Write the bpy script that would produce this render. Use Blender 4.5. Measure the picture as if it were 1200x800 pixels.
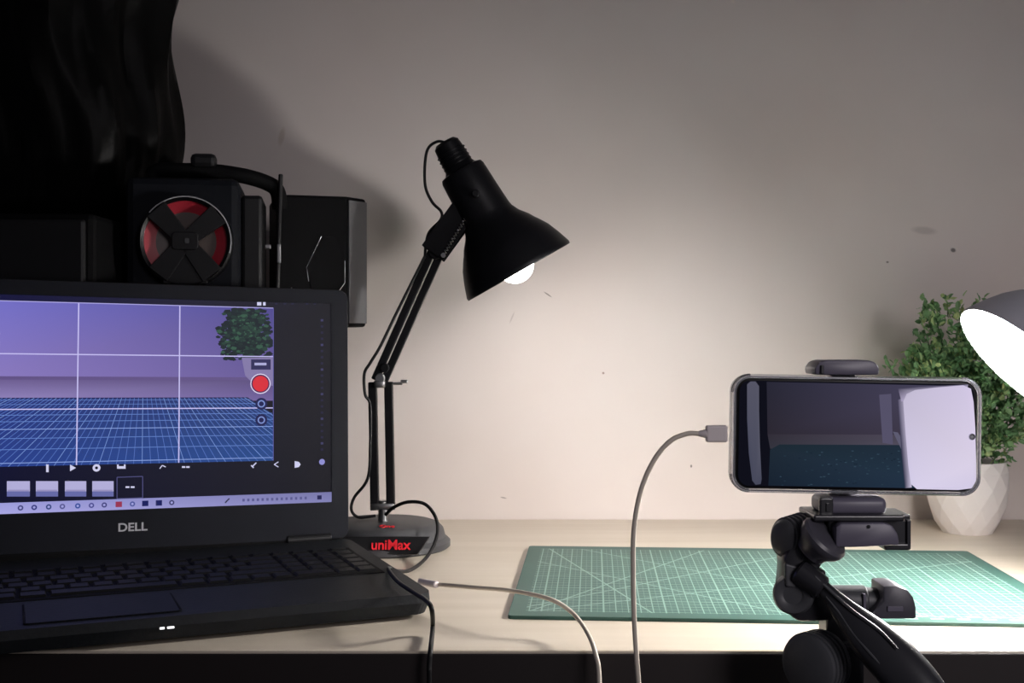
import bpy, bmesh, math, random
from mathutils import Vector, Matrix
random.seed(7)
for o in list(bpy.data.objects): bpy.data.objects.remove(o)
scene = bpy.context.scene
COL = scene.collection
PI = math.pi

# ------------------------------------------------------------------ camera, world, exposure
F = 1404.0; CX = 600.0; CY = 395.0; EYE = 0.973; TOP = 0.75
cam_data = bpy.data.cameras.new('camera'); cam = bpy.data.objects.new('camera', cam_data); COL.objects.link(cam)
cam.location = (0, 0, EYE); cam.rotation_euler = (PI/2, 0, 0)
cam_data.sensor_width = 36; cam_data.lens = F/1200*36
cam_data.shift_y = -5/1200
cam_data.clip_start = 0.02
scene.camera = cam
w = bpy.data.worlds.new('world'); scene.world = w; w.use_nodes = True
w.node_tree.nodes['Background'].inputs[0].default_value = (0.86, 0.83, 1.0, 1)
w.node_tree.nodes['Background'].inputs[1].default_value = 0.050
sl = bpy.data.lights.new('fill_light', 'AREA'); sl.shape = 'SQUARE'; sl.size = .7; sl.spread = math.radians(50); sl.energy = 1.35; sl.color = (1.0, .93, .97)   # added fill light behind the camera, brightens phone, clamp and tripod fronts
so = bpy.data.objects.new('fill_light', sl); COL.objects.link(so); so.location = (1.1, -.9, 1.45)
so.rotation_euler = (Vector((.42, .9, .88))-so.location).to_track_quat('-Z', 'Y').to_euler()
scene.view_settings.view_transform = 'Standard'; scene.view_settings.look = 'None'
scene.view_settings.exposure = 0.0; scene.view_settings.gamma = 1.0
scene.view_settings.use_curve_mapping = False
LAMP_A = 21.0        # bulb radiance, black lamp in the middle
LAMP_B = 235.0        # bulb radiance, lamp at the right
WARM_A = (1.0, 0.94, 0.90); WARM_B = (1.0, 0.955, 0.925)

# ------------------------------------------------------------------ materials
def srgb(r, g, b):
    f = lambda c: (c/255/12.92) if c/255 <= 0.04045 else ((c/255+0.055)/1.055)**2.4
    return (f(r), f(g), f(b), 1)
def mat(name, col, rough=0.5, metal=0.0, spec=0.5, coat=0.0, emit=None, es=0.0, noise=0.0, nscale=60, bump=0.0, trans=0.0):
    m = bpy.data.materials.new(name); m.use_nodes = True
    nt = m.node_tree; b = nt.nodes['Principled BSDF']
    b.inputs['Base Color'].default_value = col
    b.inputs['Roughness'].default_value = rough
    b.inputs['Metallic'].default_value = metal
    b.inputs['Specular IOR Level'].default_value = spec
    b.inputs['Coat Weight'].default_value = coat
    b.inputs['Transmission Weight'].default_value = trans
    if emit: b.inputs['Emission Color'].default_value = (*emit[:3], 1); b.inputs['Emission Strength'].default_value = es
    if noise or bump:
        tc = nt.nodes.new('ShaderNodeTexCoord'); n = nt.nodes.new('ShaderNodeTexNoise')
        n.inputs['Scale'].default_value = nscale; n.inputs['Detail'].default_value = 4
        nt.links.new(tc.outputs['Object'], n.inputs['Vector'])
        if noise:
            mx = nt.nodes.new('ShaderNodeMix'); mx.data_type = 'RGBA'
            mx.inputs[6].default_value = tuple(c*(1-noise) for c in col[:3])+(1,)
            mx.inputs[7].default_value = tuple(min(1, c*(1+noise)) for c in col[:3])+(1,)
            nt.links.new(n.outputs['Fac'], mx.inputs[0]); nt.links.new(mx.outputs[2], b.inputs['Base Color'])
        if bump:
            bp = nt.nodes.new('ShaderNodeBump'); bp.inputs['Strength'].default_value = bump; bp.inputs['Distance'].default_value = 0.002
            nt.links.new(n.outputs['Fac'], bp.inputs['Height']); nt.links.new(bp.outputs[0], b.inputs['Normal'])
    return m
M = {}
M['black_plastic'] = mat('black_plastic', (0.006, 0.006, 0.007, 1), 0.45, spec=.3, noise=.15)
M['black_matte'] = mat('black_matte', (0.003, 0.003, 0.0035, 1), 0.7, spec=.1, noise=.15)
M['black_paint'] = mat('black_paint', (0.003, 0.003, 0.004, 1), 0.4, spec=.25, noise=.1)
M['sp_grey'] = mat('speaker_grey', (0.006, 0.007, 0.010, 1), 0.6, spec=.1, noise=.1)
M['lit_trim_grey'] = mat('lit_trim_grey', (0.11, 0.11, 0.115, 1), 0.45, noise=.1)
M['dark_grey'] = mat('dark_grey', (0.045, 0.046, 0.05, 1), 0.5, noise=.1)
M['laptop_deck'] = mat('laptop_deck', (0.009, 0.0105, 0.0125, 1), 0.5, spec=.2, noise=.12, nscale=300, bump=.1)
M['key'] = mat('key', (0.003, 0.003, 0.0035, 1), 0.45, spec=.25, noise=.1)
M['bezel'] = mat('bezel', (0.005, 0.006, 0.010, 1), 0.55, spec=.15, noise=.1)
M['steel'] = mat('steel', (0.5, 0.5, 0.5, 1), 0.3, metal=1, noise=.1)
M['silver'] = mat('silver', (0.75, 0.76, 0.8, 1), 0.2, metal=1, noise=.05)
M['logo_grey'] = mat('logo_grey', (0.5, 0.5, 0.53, 1), 0.4, emit=(.42, .43, .46), es=0.0)
M['knob_grey'] = mat('knob_grey', (0.075, 0.072, 0.09, 1), 0.38, noise=.1)
M['rim_glint'] = mat('rim_glint', (0.45, 0.45, 0.47, 1), 0.35, noise=.05)
M['violet_grey'] = mat('violet_grey', (0.135, 0.125, 0.17, 1), 0.4, noise=.08)
M['tripod_black'] = mat('tripod_black', (0.026, 0.026, 0.031, 1), 0.28, spec=.7, noise=.2)
M['tripod_grey'] = mat('tripod_grey', (0.07, 0.072, 0.08, 1), 0.45, noise=.2)
M['red_cone'] = mat('red_cone', srgb(160, 32, 48), 0.45, noise=.15)
M['cone_grey'] = mat('cone_grey', srgb(95, 85, 82), 0.5, noise=.15)
M['red_print'] = mat('red_print', srgb(225, 30, 45), 0.5)
M['pot'] = mat('pot', srgb(232, 226, 222), 0.55, noise=.03)
M['soil'] = mat('soil', srgb(60, 45, 34), 0.9, noise=.3, bump=.5)
M['shade_inner'] = mat('shade_inner', (0.85, 0.85, 0.85, 1), 0.35, noise=.02)
M['shade_grey'] = mat('shade_grey', (0.42, 0.42, 0.46, 1), 0.4, noise=.05)
M['usb_grey'] = mat('usb_grey', srgb(225, 215, 215), 0.45, noise=.05)
M['cable_pale'] = mat('cable_pale', srgb(215, 205, 190), 0.5, noise=.1)
M['cable_grey'] = mat('cable_grey', srgb(120, 114, 104), 0.5, noise=.1)
M['rubber'] = mat('rubber', (0.01, 0.01, 0.01, 1), 0.6, noise=.2)
M['leaf'] = None
def leaf_mat():
    m = mat('leaf', srgb(70, 120, 60), 0.5, spec=.35); nt = m.node_tree; b = nt.nodes['Principled BSDF']
    g = nt.nodes.new('ShaderNodeObjectInfo'); a = nt.nodes.new('ShaderNodeAttribute'); a.attribute_name = 'tint'
    r = nt.nodes.new('ShaderNodeValToRGB')
    r.color_ramp.elements[0].color = srgb(84, 124, 80); r.color_ramp.elements[1].color = srgb(205, 216, 148)
    e = r.color_ramp.elements.new(.55); e.color = srgb(134, 176, 122)
    nt.links.new(a.outputs['Fac'], r.inputs[0]); nt.links.new(r.outputs[0], b.inputs['Base Color'])
    b.inputs['Subsurface Weight'].default_value = 0.0
    return m
M['leaf'] = leaf_mat()
def vcol_emit(name, strength=1.0, gloss=0.12):
    m = mat(name, (0.005, 0.005, 0.006, 1), gloss, spec=.5); nt = m.node_tree; b = nt.nodes['Principled BSDF']
    a = nt.nodes.new('ShaderNodeAttribute'); a.attribute_name = 'Col'
    b.inputs['Specular IOR Level'].default_value = .12
    nt.links.new(a.outputs['Color'], b.inputs['Emission Color']); b.inputs['Emission Strength'].default_value = strength
    return m
M['screen'] = vcol_emit('screen', 1.0, .35)
M['phone_screen'] = vcol_emit('phone_screen', 1.0, .1)
M['bulb_a'] = mat('bulb_a', (1, 1, 1, 1), .4, emit=WARM_A, es=LAMP_A)
M['bulb_b'] = mat('bulb_b', (1, 1, 1, 1), .4, emit=WARM_B, es=LAMP_B)
M['led'] = mat('led', (1, 1, 1, 1), .4, emit=(1, 1, 1), es=1.2)

def wall_mat():
    m = mat('wall_paint', srgb(226, 217, 212), 0.75, spec=.2); nt = m.node_tree; b = nt.nodes['Principled BSDF']
    L = nt.links.new; N = nt.nodes.new
    tc = N('ShaderNodeTexCoord')
    n = N('ShaderNodeTexNoise'); n.inputs['Scale'].default_value = 3.5; n.inputs['Detail'].default_value = 3; L(tc.outputs['Object'], n.inputs[0])
    r = N('ShaderNodeValToRGB'); r.color_ramp.elements[0].position = .3; r.color_ramp.elements[1].position = .7
    r.color_ramp.elements[0].color = srgb(220, 209, 202); r.color_ramp.elements[1].color = srgb(230, 222, 217); L(n.outputs['Fac'], r.inputs[0])
    last = r.outputs[0]
    # dents, scuffs and fly spots with a shape of their own (image pixel x, y, half width, half height, angle, colour)
    for (px, py, hw, hh, ang, c) in [(201, 166, .0019, .0032, .1, (10, 9, 9)), (1117, 293, .0035, .0028, .3, (45, 40, 40)),
            (1083, 270, .016, .005, .1, (198, 188, 183)), (1040, 307, .0018, .0014, 0, (110, 102, 98)), (642, 345, .006, .0009, .6, (120, 108, 102)),
            (707, 437, .0016, .0016, 0, (140, 110, 100)), (810, 546, .0013, .002, 0, (60, 50, 46)), (600, 372, .001, .008, .4, (200, 190, 185)),
            (590, 583, .004, .001, .2, (150, 140, 134)), (330, 160, .004, .012, .2, (206, 194, 182))]:
        x = (px-CX)/F*1.47; z = EYE-(py-CY)/F*1.47
        mp = N('ShaderNodeMapping'); mp.vector_type = 'TEXTURE'; mp.inputs['Location'].default_value = (x, 1.47, z)
        mp.inputs['Rotation'].default_value = (0, ang, 0); mp.inputs['Scale'].default_value = (hw, 1, hh)
        L(tc.outputs['Object'], mp.inputs[0])
        ns = N('ShaderNodeVectorMath'); ns.operation = 'LENGTH'; L(mp.outputs[0], ns.inputs[0])
        mr = N('ShaderNodeMapRange'); mr.inputs[1].default_value = .6; mr.inputs[2].default_value = 1.15; mr.inputs[3].default_value = .75; mr.inputs[4].default_value = 0
        L(ns.outputs['Value'], mr.inputs[0])
        mx = N('ShaderNodeMix'); mx.data_type = 'RGBA'; mx.inputs[7].default_value = srgb(*c); L(mr.outputs[0], mx.inputs[0]); L(last, mx.inputs[6]); last = mx.outputs[2]
    L(last, b.inputs['Base Color'])
    n2 = N('ShaderNodeTexNoise'); n2.inputs['Scale'].default_value = 22; n2.inputs['Detail'].default_value = 5; L(tc.outputs['Object'], n2.inputs[0])
    bp = N('ShaderNodeBump'); bp.inputs['Strength'].default_value = .12; bp.inputs['Distance'].default_value = .004; L(n2.outputs['Fac'], bp.inputs['Height']); L(bp.outputs[0], b.inputs['Normal'])
    return m
def desk_mat():
    m = mat('desk_laminate', srgb(232, 214, 184), 0.38, spec=.4); nt = m.node_tree; b = nt.nodes['Principled BSDF']
    L = nt.links.new; N = nt.nodes.new; tc = N('ShaderNodeTexCoord')
    mp = N('ShaderNodeMapping'); mp.inputs['Scale'].default_value = (1.2, 14, 14); L(tc.outputs['Object'], mp.inputs[0])
    n = N('ShaderNodeTexNoise'); n.inputs['Scale'].default_value = 3; n.inputs['Detail'].default_value = 5; L(mp.outputs[0], n.inputs[0])
    r = N('ShaderNodeValToRGB'); r.color_ramp.elements[0].position = .3; r.color_ramp.elements[1].position = .7
    r.color_ramp.elements[0].color = srgb(206, 194, 175); r.color_ramp.elements[1].color = srgb(217, 206, 189); L(n.outputs['Fac'], r.inputs[0]); L(r.outputs[0], b.inputs['Base Color'])
    return m
def floor_mat():
    m = mat('floor_tile', srgb(60, 46, 40), 0.5); nt = m.node_tree; b = nt.nodes['Principled BSDF']
    L = nt.links.new; N = nt.nodes.new; tc = N('ShaderNodeTexCoord')
    br = N('ShaderNodeTexBrick'); br.offset = 0; br.inputs['Scale'].default_value = 1; br.inputs['Brick Width'].default_value = .4; br.inputs['Row Height'].default_value = .4
    br.inputs['Mortar Size'].default_value = .004; br.inputs['Color1'].default_value = srgb(26, 20, 18); br.inputs['Color2'].default_value = srgb(23, 18, 17); br.inputs['Mortar'].default_value = srgb(12, 11, 10)
    L(tc.outputs['Object'], br.inputs[0]); L(br.outputs[0], b.inputs['Base Color'])
    return m
M['wall'] = wall_mat(); M['desk'] = desk_mat(); M['floor'] = floor_mat()
M['desk_edge'] = mat('desk_edge', srgb(120, 104, 92), .5, noise=.1)
M['desk_dark'] = mat('desk_dark', srgb(30, 22, 22), .6, noise=.1)

# ------------------------------------------------------------------ helpers
ORG = {}
def P(px, py, y): return Vector(((px-CX)/F*y, y, EYE-(py-CY)/F*y))
def bm_new(): return bmesh.new()
def obj(name, bm, material, parent=None, world=True, smooth=False):
    me = bpy.data.meshes.new(name)
    if parent is not None and world: bmesh.ops.translate(bm, verts=bm.verts, vec=-ORG[parent.name])
    bmesh.ops.recalc_face_normals(bm, faces=bm.faces)
    bm.to_mesh(me); bm.free()
    for m in (material if isinstance(material, (list, tuple)) else [material]): me.materials.append(m)
    if smooth:
        for p in me.polygons: p.use_smooth = True
        try: me.set_sharp_from_angle(angle=math.radians(38))
        except Exception: pass
    o = bpy.data.objects.new(name, me); COL.objects.link(o)
    if parent is not None: o.parent = parent; ORG[o.name] = ORG[parent.name]
    else: ORG[o.name] = Vector((0, 0, 0))
    return o
def thing(name, label, cat, loc, rotz=0, group=None):
    o = bpy.data.objects.new(name, None); COL.objects.link(o); o.location = loc; o.rotation_euler = (0, 0, rotz)
    o.empty_display_size = .02
    o['label'] = label; o['category'] = cat
    if group: o['group'] = group
    ORG[o.name] = Vector(loc); return o
def tag(o, label, cat, group=None):
    o['label'] = label; o['category'] = cat
    if group: o['group'] = group
    return o
def struct(name, bm, m):
    o = obj(name, bm, m); o['kind'] = 'structure'; return o
def merge(bm, b2, mtx=None):
    if mtx is not None: b2.transform(mtx)
    me = bpy.data.meshes.new('tmp'); b2.to_mesh(me); b2.free(); bm.from_mesh(me); bpy.data.meshes.remove(me)
def box(bm, c, s, bev=0.0, mtx=None, seg=2, mi=0):
    b = bmesh.new(); bmesh.ops.create_cube(b, size=1.0)
    for v in b.verts: v.co = Vector((v.co.x*s[0], v.co.y*s[1], v.co.z*s[2]))
    if bev > 0: bmesh.ops.bevel(b, geom=b.edges[:], offset=min(bev, min(s)*.48), segments=seg, affect='EDGES', profile=.5)
    for f in b.faces: f.material_index = mi
    T = Matrix.Translation(Vector(c))
    merge(bm, b, T @ mtx if mtx is not None else T)
def axis_mtx(p, d):
    return Matrix.Translation(p) @ Vector(d).normalized().to_track_quat('Z', 'Y').to_matrix().to_4x4()
def lathe(bm, prof, seg=48, mtx=None, rfun=None, mi=0, cap=False):
    b = bmesh.new(); rings = []
    for (r, z) in prof:
        ring = []
        for i in range(seg):
            a = 2*PI*i/seg; rr = r if rfun is None else rfun(r, z, i)
            ring.append(b.verts.new((rr*math.cos(a), rr*math.sin(a), z)))
        rings.append(ring)
    for a, c in zip(rings, rings[1:]):
        for i in range(seg):
            j = (i+1) % seg; f = b.faces.new((a[i], a[j], c[j], c[i])); f.material_index = mi
    if cap:
        b.faces.new(rings[0][::-1]).material_index = mi; b.faces.new(rings[-1]).material_index = mi
    bmesh.ops.remove_doubles(b, verts=b.verts, dist=1e-6)
    merge(bm, b, mtx)
def cyl(bm, p0, p1, r, seg=24, bev=.0, mi=0, r1=None):
    p0, p1 = Vector(p0), Vector(p1); h = (p1-p0).length; r1 = r if r1 is None else r1
    bev = min(bev, r*.5, h*.3)
    prof = [(1e-7, 0), (r-bev, 0), (r, bev), (r1, h-bev), (r1-bev, h), (1e-7, h)] if bev else [(1e-7, 0), (r, 0), (r1, h), (1e-7, h)]
    lathe(bm, prof, seg, axis_mtx(p0, p1-p0), mi=mi)
def catmull(pts, n=8):
    pts = [Vector(p) for p in pts]; out = []
    for i in range(len(pts)-1):
        p0 = pts[max(i-1, 0)]; p1 = pts[i]; p2 = pts[i+1]; p3 = pts[min(i+2, len(pts)-1)]
        for k in range(n):
            t = k/n
            out.append(.5*((2*p1)+(-p0+p2)*t+(2*p0-5*p1+4*p2-p3)*t*t+(-p0+3*p1-3*p2+p3)*t**3))
    out.append(pts[-1]); return out
def tube(bm, pts, r, seg=10, n=8, smooth=True, mi=0, squash=1.0, side=None):
    """r: number or list of radii per control point"""
    if smooth:
        path = catmull(pts, n)
        if isinstance(r, (list, tuple)):
            rr = [q.x for q in catmull([Vector((x, 0, 0)) for x in r], n)]
        else: rr = [r]*len(path)
    else:
        path = [Vector(p) for p in pts]; rr = list(r) if isinstance(r, (list, tuple)) else [r]*len(path)
    b = bmesh.new(); rings = []; t0 = (path[1]-path[0]).normalized()
    u = Vector(side).normalized() if side else t0.orthogonal().normalized()
    for i, p in enumerate(path):
        t = (path[min(i+1, len(path)-1)]-path[max(i-1, 0)]).normalized()
        u = (u - t*u.dot(t)).normalized(); v = t.cross(u)
        rings.append([b.verts.new(p+(u*math.cos(2*PI*k/seg)+v*math.sin(2*PI*k/seg)*squash)*rr[i]) for k in range(seg)])
    for a, c in zip(rings, rings[1:]):
        for i in range(seg):
            j = (i+1) % seg; b.faces.new((a[i], a[j], c[j], c[i])).material_index = mi
    b.faces.new(rings[0][::-1]).material_index = mi; b.faces.new(rings[-1]).material_index = mi
    merge(bm, b)
def prism(bm, poly, h, mtx=None, bev=0.0, mi=0, seg=2):
    b = bmesh.new(); vs = [b.verts.new((x, y, 0)) for x, y in poly]; f = b.faces.new(vs)
    e = bmesh.ops.extrude_face_region(b, geom=[f]); bmesh.ops.translate(b, verts=[v for v in e['geom'] if isinstance(v, bmesh.types.BMVert)], vec=(0, 0, h))
    if bev > 0: bmesh.ops.bevel(b, geom=b.edges[:], offset=bev, segments=seg, affect='EDGES', profile=.5, clamp_overlap=True)
    for q in b.faces: q.material_index = mi
    merge(bm, b, mtx)
def rrect(w, h, r, n=6, cx=0, cy=0):
    out = []
    for (sx, sy, a0) in ((1, 1, 0), (-1, 1, PI/2), (-1, -1, PI), (1, -1, 1.5*PI)):
        for k in range(n+1):
            a = a0+PI/2*k/n; out.append((cx+sx*(w/2-r)+r*math.cos(a), cy+sy*(h/2-r)+r*math.sin(a)))
    return out
def ringprism(bm, outer, inner, h, mtx=None, mi=0):
    b = bmesh.new(); n = len(outer)
    A = [b.verts.new((x, y, 0)) for x, y in outer]; B = [b.verts.new((x, y, 0)) for x, y in inner]
    C = [b.verts.new((x, y, h)) for x, y in outer]; D = [b.verts.new((x, y, h)) for x, y in inner]
    for i in range(n):
        j = (i+1) % n
        for q in ((A[i], A[j], B[j], B[i]), (C[i], D[i], D[j], C[j]), (A[i], C[i], C[j], A[j]), (B[i], B[j], D[j], D[i])):
            b.faces.new(q).material_index = mi
    merge(bm, b, mtx)
FRONT = Matrix(((1, 0, 0, 0), (0, 0, 1, 0), (0, 1, 0, 0), (0, 0, 0, 1)))   # prism (x, y, h) -> (x, depth, z)
class Flat:
    """coloured polygons lying on one flat display; one mesh, colour per face"""
    def __init__(s): s.p = []
    def poly(s, pts, c, cols=None): s.p.append((pts, c, cols))
    def circle(s, x, y, r, c, n=20): s.poly([(x+r*math.cos(2*PI*k/n), y+r*math.sin(2*PI*k/n)) for k in range(n)], c)
    def line(s, a, b, wd, c):
        d = Vector((b[0]-a[0], b[1]-a[1]))
        if d.length < 1e-9: return
        d.normalize(); nx, ny = -d.y*wd/2, d.x*wd/2
        s.poly([(a[0]+nx, a[1]+ny), (a[0]-nx, a[1]-ny), (b[0]-nx, b[1]-ny), (b[0]+nx, b[1]+ny)], c)
    def build(s, name, material, parent, mtx, step, mapf, up):
        """mapf: drawing coordinates -> (x, z) on the display; up: direction (-1 = towards viewer is -y)"""
        vs, fs, cs = [], [], []
        for k, (pts, c, cols) in enumerate(s.p):
            lay = step*k/len(s.p)
            i0 = len(vs)
            q = [mapf(*p) for p in pts]
            area = sum(q[i][0]*q[(i+1) % len(q)][1]-q[(i+1) % len(q)][0]*q[i][1] for i in range(len(q)))
            idx = list(range(len(q)))
            if area < 0: idx.reverse()
            for i in idx:
                vs.append(mtx @ Vector((q[i][0], -lay, q[i][1]))); cs.append(cols[i] if cols else c)
            fs.append(list(range(i0, len(vs))))
        me = bpy.data.meshes.new(name); me.from_pydata([tuple(v) for v in vs], [], fs)
        at = me.color_attributes.new('Col', 'FLOAT_COLOR', 'POINT')
        for i, c in enumerate(cs): at.data[i].color = c
        me.materials.append(material)
        o = bpy.data.objects.new(name, me); COL.objects.link(o); o.parent = parent; ORG[o.name] = ORG[parent.name]; return o
def text_mesh(name, body, size, material, parent, mtx, depth=.0003):
    cu = bpy.data.curves.new(name, 'FONT'); cu.body = body; cu.size = size; cu.extrude = depth; cu.align_x = 'CENTER'; cu.align_y = 'CENTER'; cu.offset = size*.02
    t = bpy.data.objects.new('tmp_text', cu); COL.objects.link(t)
    dg = bpy.context.evaluated_depsgraph_get(); me = bpy.data.meshes.new_from_object(t.evaluated_get(dg)); bpy.data.objects.remove(t)
    me.name = name; me.transform(mtx); me.materials.clear(); me.materials.append(material)
    o = bpy.data.objects.new(name, me); COL.objects.link(o); o.parent = parent; return o

# ------------------------------------------------------------------ room
WALL_Y = 1.47; DESK_Y = 0.853
bm = bm_new(); box(bm, (0, WALL_Y+.05, 1.25), (4.4, .1, 2.5)); struct('wall_back', bm, M['wall'])
bm = bm_new(); box(bm, (0, 0, -.05), (4.4, 4.4, .1)); struct('floor', bm, M['floor'])
bm = bm_new(); box(bm, (0, WALL_Y-.008, .05), (4.4, .016, .1), .004); struct('baseboard_back', bm, M['desk_edge'])

# ------------------------------------------------------------------ desk
dk = thing('desk', 'cream topped desk against the wall carrying laptop, lamps and cutting mat', 'desk', (.05, 1.16, 0))
bm = bm_new(); box(bm, (.05, (DESK_Y+WALL_Y-.002)/2, TOP-.0125), (2.1, WALL_Y-.002-DESK_Y, .025), .002); obj('desk_top', bm, M['desk'], dk)
bm = bm_new(); box(bm, (.05, DESK_Y+.001, TOP-.0135), (2.1, .0035, .023), .001); obj('edge_band', bm, M['desk_dark'], dk)  # shade on the unlit front edge, put into a dark colour
for sx in (-.97, 1.07):
    bm = bm_new(); box(bm, (sx, 1.165, (TOP-.026)/2), (.03, .56, TOP-.026), .002); obj('side_panel', bm, M['desk_dark'], dk)
bm = bm_new(); box(bm, (.05, 1.40, .55), (1.99, .018, .33), .001); obj('modesty_panel', bm, M['desk_dark'], dk)

# ------------------------------------------------------------------ laptop
YAW = math.radians(23)
lap = thing('laptop', 'open black laptop showing a blue stop motion frame on its screen', 'laptop', (-.287, .994, TOP), YAW)
RL = Matrix.Translation((-.287, .994, TOP)) @ Matrix.Rotation(YAW, 4, 'Z')
bm = bm_new()   # base: wedge thinner at the front, rounded corners
b = bmesh.new(); outl = rrect(.38, .258, .014, 6, 0, -.001)
lo = [b.verts.new((x*.985, y*.975, .004)) for x, y in outl]; mi_ = [b.verts.new((x, y, .0135+.004*(y+.13)/.26)) for x, y in outl]
hi = [b.verts.new((x*.997, y*.996, .0205+.004*(y+.13)/.26)) for x, y in outl]
n = len(outl)
for i in range(n):
    j = (i+1) % n; b.faces.new((lo[i], lo[j], mi_[j], mi_[i])); b.faces.new((mi_[i], mi_[j], hi[j], hi[i]))
b.faces.new(lo[::-1]); b.faces.new(hi); merge(bm, b)
base = obj('base', bm, M['laptop_deck'], lap, world=False)
def deckz(y): return .0205+.004*(y+.13)/.26
for fx, fy in ((-.15, -.1), (.15, -.1), (-.15, .09), (.15, .09)):
    bm = bm_new(); box(bm, (fx, fy, .0022), (.03, .008, .0044), .001); obj('rubber_foot', bm, M['rubber'], lap, world=False)
bm = bm_new(); box(bm, (0, .017, deckz(.017)+.0001), (.352, .118, .0012), .0005, Matrix.Rotation(math.atan(.004/.26), 4, 'X')); obj('keyboard_well', bm, M['black_matte'], lap, world=False)
# keys, shared mesh per width
kmesh = {}
def key(x, y, wd, dp=.0152):
    k = (round(wd, 4), round(dp, 4))
    if k not in kmesh:
        bm = bm_new(); b = bmesh.new()
        l = [b.verts.new((sx*wd/2, sy*dp/2, 0)) for sx, sy in ((-1, -1), (1, -1), (1, 1), (-1, 1))]
        h = [b.verts.new((sx*(wd/2-.0012), sy*(dp/2-.0012), .0016)) for sx, sy in ((-1, -1), (1, -1), (1, 1), (-1, 1))]
        for i in range(4): b.faces.new((l[i], l[(i+1) % 4], h[(i+1) % 4], h[i]))
        b.faces.new(h); merge(bm, b); o = obj('key', bm, M['key'], lap, world=False); kmesh[k] = o
    else:
        o = kmesh[k].copy(); COL.objects.link(o); o.parent = lap
    o.location = (x, y, deckz(y)+.0007); o.rotation_euler = (math.atan(.004/.26), 0, 0)
pitch = .0182
rows = [(.067, [1]*19, .010), (.0485, [1]*13+[2]+[1]*4, .0152), (.030, [1.5]+[1]*12+[1.5]+[1]*4, .0152), (.0115, [1.75]+[1]*11+[2.25]+[1]*4, .0152),
        (-.007, [2.25]+[1]*10+[2.75]+[1]*4, .0152), (-.0255, [1.25, 1, 1, 1.25, 5.5, 1.25, 1, 1, 1, 1]+[2, 1, 1], .0152)]
for (y, ws, dp) in rows:
    x = -.173; tot = sum(ws); sc = .346/tot
    for k_ in ws:
        key(x+k_*sc/2, y, k_*sc-.0026, dp)
        x += k_*sc
bm = bm_new(); box(bm, (-.057, -.085, deckz(-.085)+.0002), (.106, .064, .0008), .0003, Matrix.Rotation(math.atan(.004/.26), 4, 'X')); obj('touchpad', bm, M['laptop_deck'], lap, world=False)
bm = bm_new(); ringprism(bm, rrect(.109, .067, .003, 3, -.057, -.085), rrect(.1065, .0645, .003, 3, -.057, -.085), .0006, Matrix.Translation((0, 0, deckz(-.085)-.0001))); obj('touchpad_groove', bm, M['black_matte'], lap, world=False)
for lx, wd in ((-.0185, .0035), (-.0125, .005)):
    bm = bm_new(); box(bm, (lx, -.1302, .0125), (wd, .0012, .0016), .0004); obj('status_light', bm, M['led'], lap, world=False)
# side port and a pale sticker strip at the right front corner
bm = bm_new()
for py_ in (-.02, .012, .045): box(bm, (.1892, py_, .012), (.002, .014, .006), .0006)
obj('side_ports', bm, M['steel'], lap, world=False)
# hinges + lid
for sx in (-.15, .15):
    bm = bm_new(); cyl(bm, (sx-.022, .127, .0262), (sx+.022, .127, .0262), .0052, 20, .001); obj('hinge', bm, M['black_plastic'], lap, world=False)
bm = bm_new(); box(bm, (0, .1285, .024), (.345, .007, .014), .002); obj('hinge_cover', bm, M['black_matte'], lap, world=False)
LEAN = math.radians(4.5); ROLL = math.radians(1.0)
ML = Matrix.Translation((0, .126, .0275)) @ Matrix.Rotation(-LEAN, 4, 'X') @ Matrix.Rotation(ROLL, 4, 'Y')
LH = .247
bm = bm_new(); prism(bm, rrect(.38, LH, .010, 5, 0, LH/2), .0075, ML @ FRONT, .0012)
lid = obj('lid', bm, M['black_plastic'], lap, world=False)
D0, D1, DX = .0365, .2325, .1725
bm = bm_new()
n_ = 6
ringprism(bm, rrect(.378, LH-.002, .009, n_, 0, LH/2), rrect(2*DX, D1-D0, .0008, n_, 0, (D0+D1)/2), -.0014, ML @ FRONT)
bez = obj('screen_bezel', bm, M['bezel'], lid, world=False)
text_mesh('logo', 'DELL', .0105, M['logo_grey'], lid, ML @ Matrix.Translation((-.0150, -.0015, .020)) @ Matrix.Rotation(PI/2, 4, 'X') @ Matrix.Diagonal((1.12, 1, 1, 1)), .0002)
# display content, drawn in photo-like coordinates and laid on the display plane
WL = RL @ ML; WLI = WL.inverted(); OL = WLI @ Vector((0, 0, EYE))
def L2(px, py):
    d = WLI.to_3x3() @ Vector(((px-CX)/F, 1, -(py-CY)/F)); t = -OL.y/d.y; q = OL+d*t; return (q.x, q.z)
S = Flat()
D = lambda x, z: (x, z)
navy = srgb(9, 9, 30); nav2 = srgb(5, 6, 16)
S.poly([(-DX, D0), (DX, D0), (DX, D1), (-DX, D1)], navy, [srgb(9, 11, 44), nav2, nav2, srgb(14, 14, 60)])
# frame picture in unit coordinates (a, b): a 0..1 left to right, b 0..1 bottom to top
Rb = L2(320, 539.5); Rt = L2(320, 361); Lb = L2(-42, 541); Lt = L2(-42, 346)
fx1 = (Rb[0]+Rt[0])/2; x91 = L2(91, 440)[0]; x210 = L2(210, 440)[0]; fx0 = max(-DX+.001, x91-(fx1-x210))
zb, zt = Rb[1], Rt[1]
print('display frame', fx0, fx1, zb, zt, x91, x210)
def U(a, b_): return (fx0+(fx1-fx0)*a, zb+(zt-zb)*b_)
def invU(px, py): q = L2(px, py); return ((q[0]-fx0)/(fx1-fx0), (q[1]-zb)/(zt-zb))
hz = invU(200, 443)[1]; mt = invU(200, 466)[1]
S.poly([U(0, hz), U(1, hz), U(1, 1), U(0, 1)], None, [srgb(138, 122, 192), srgb(98, 84, 146), srgb(74, 68, 138), srgb(116, 112, 200)])
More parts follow.
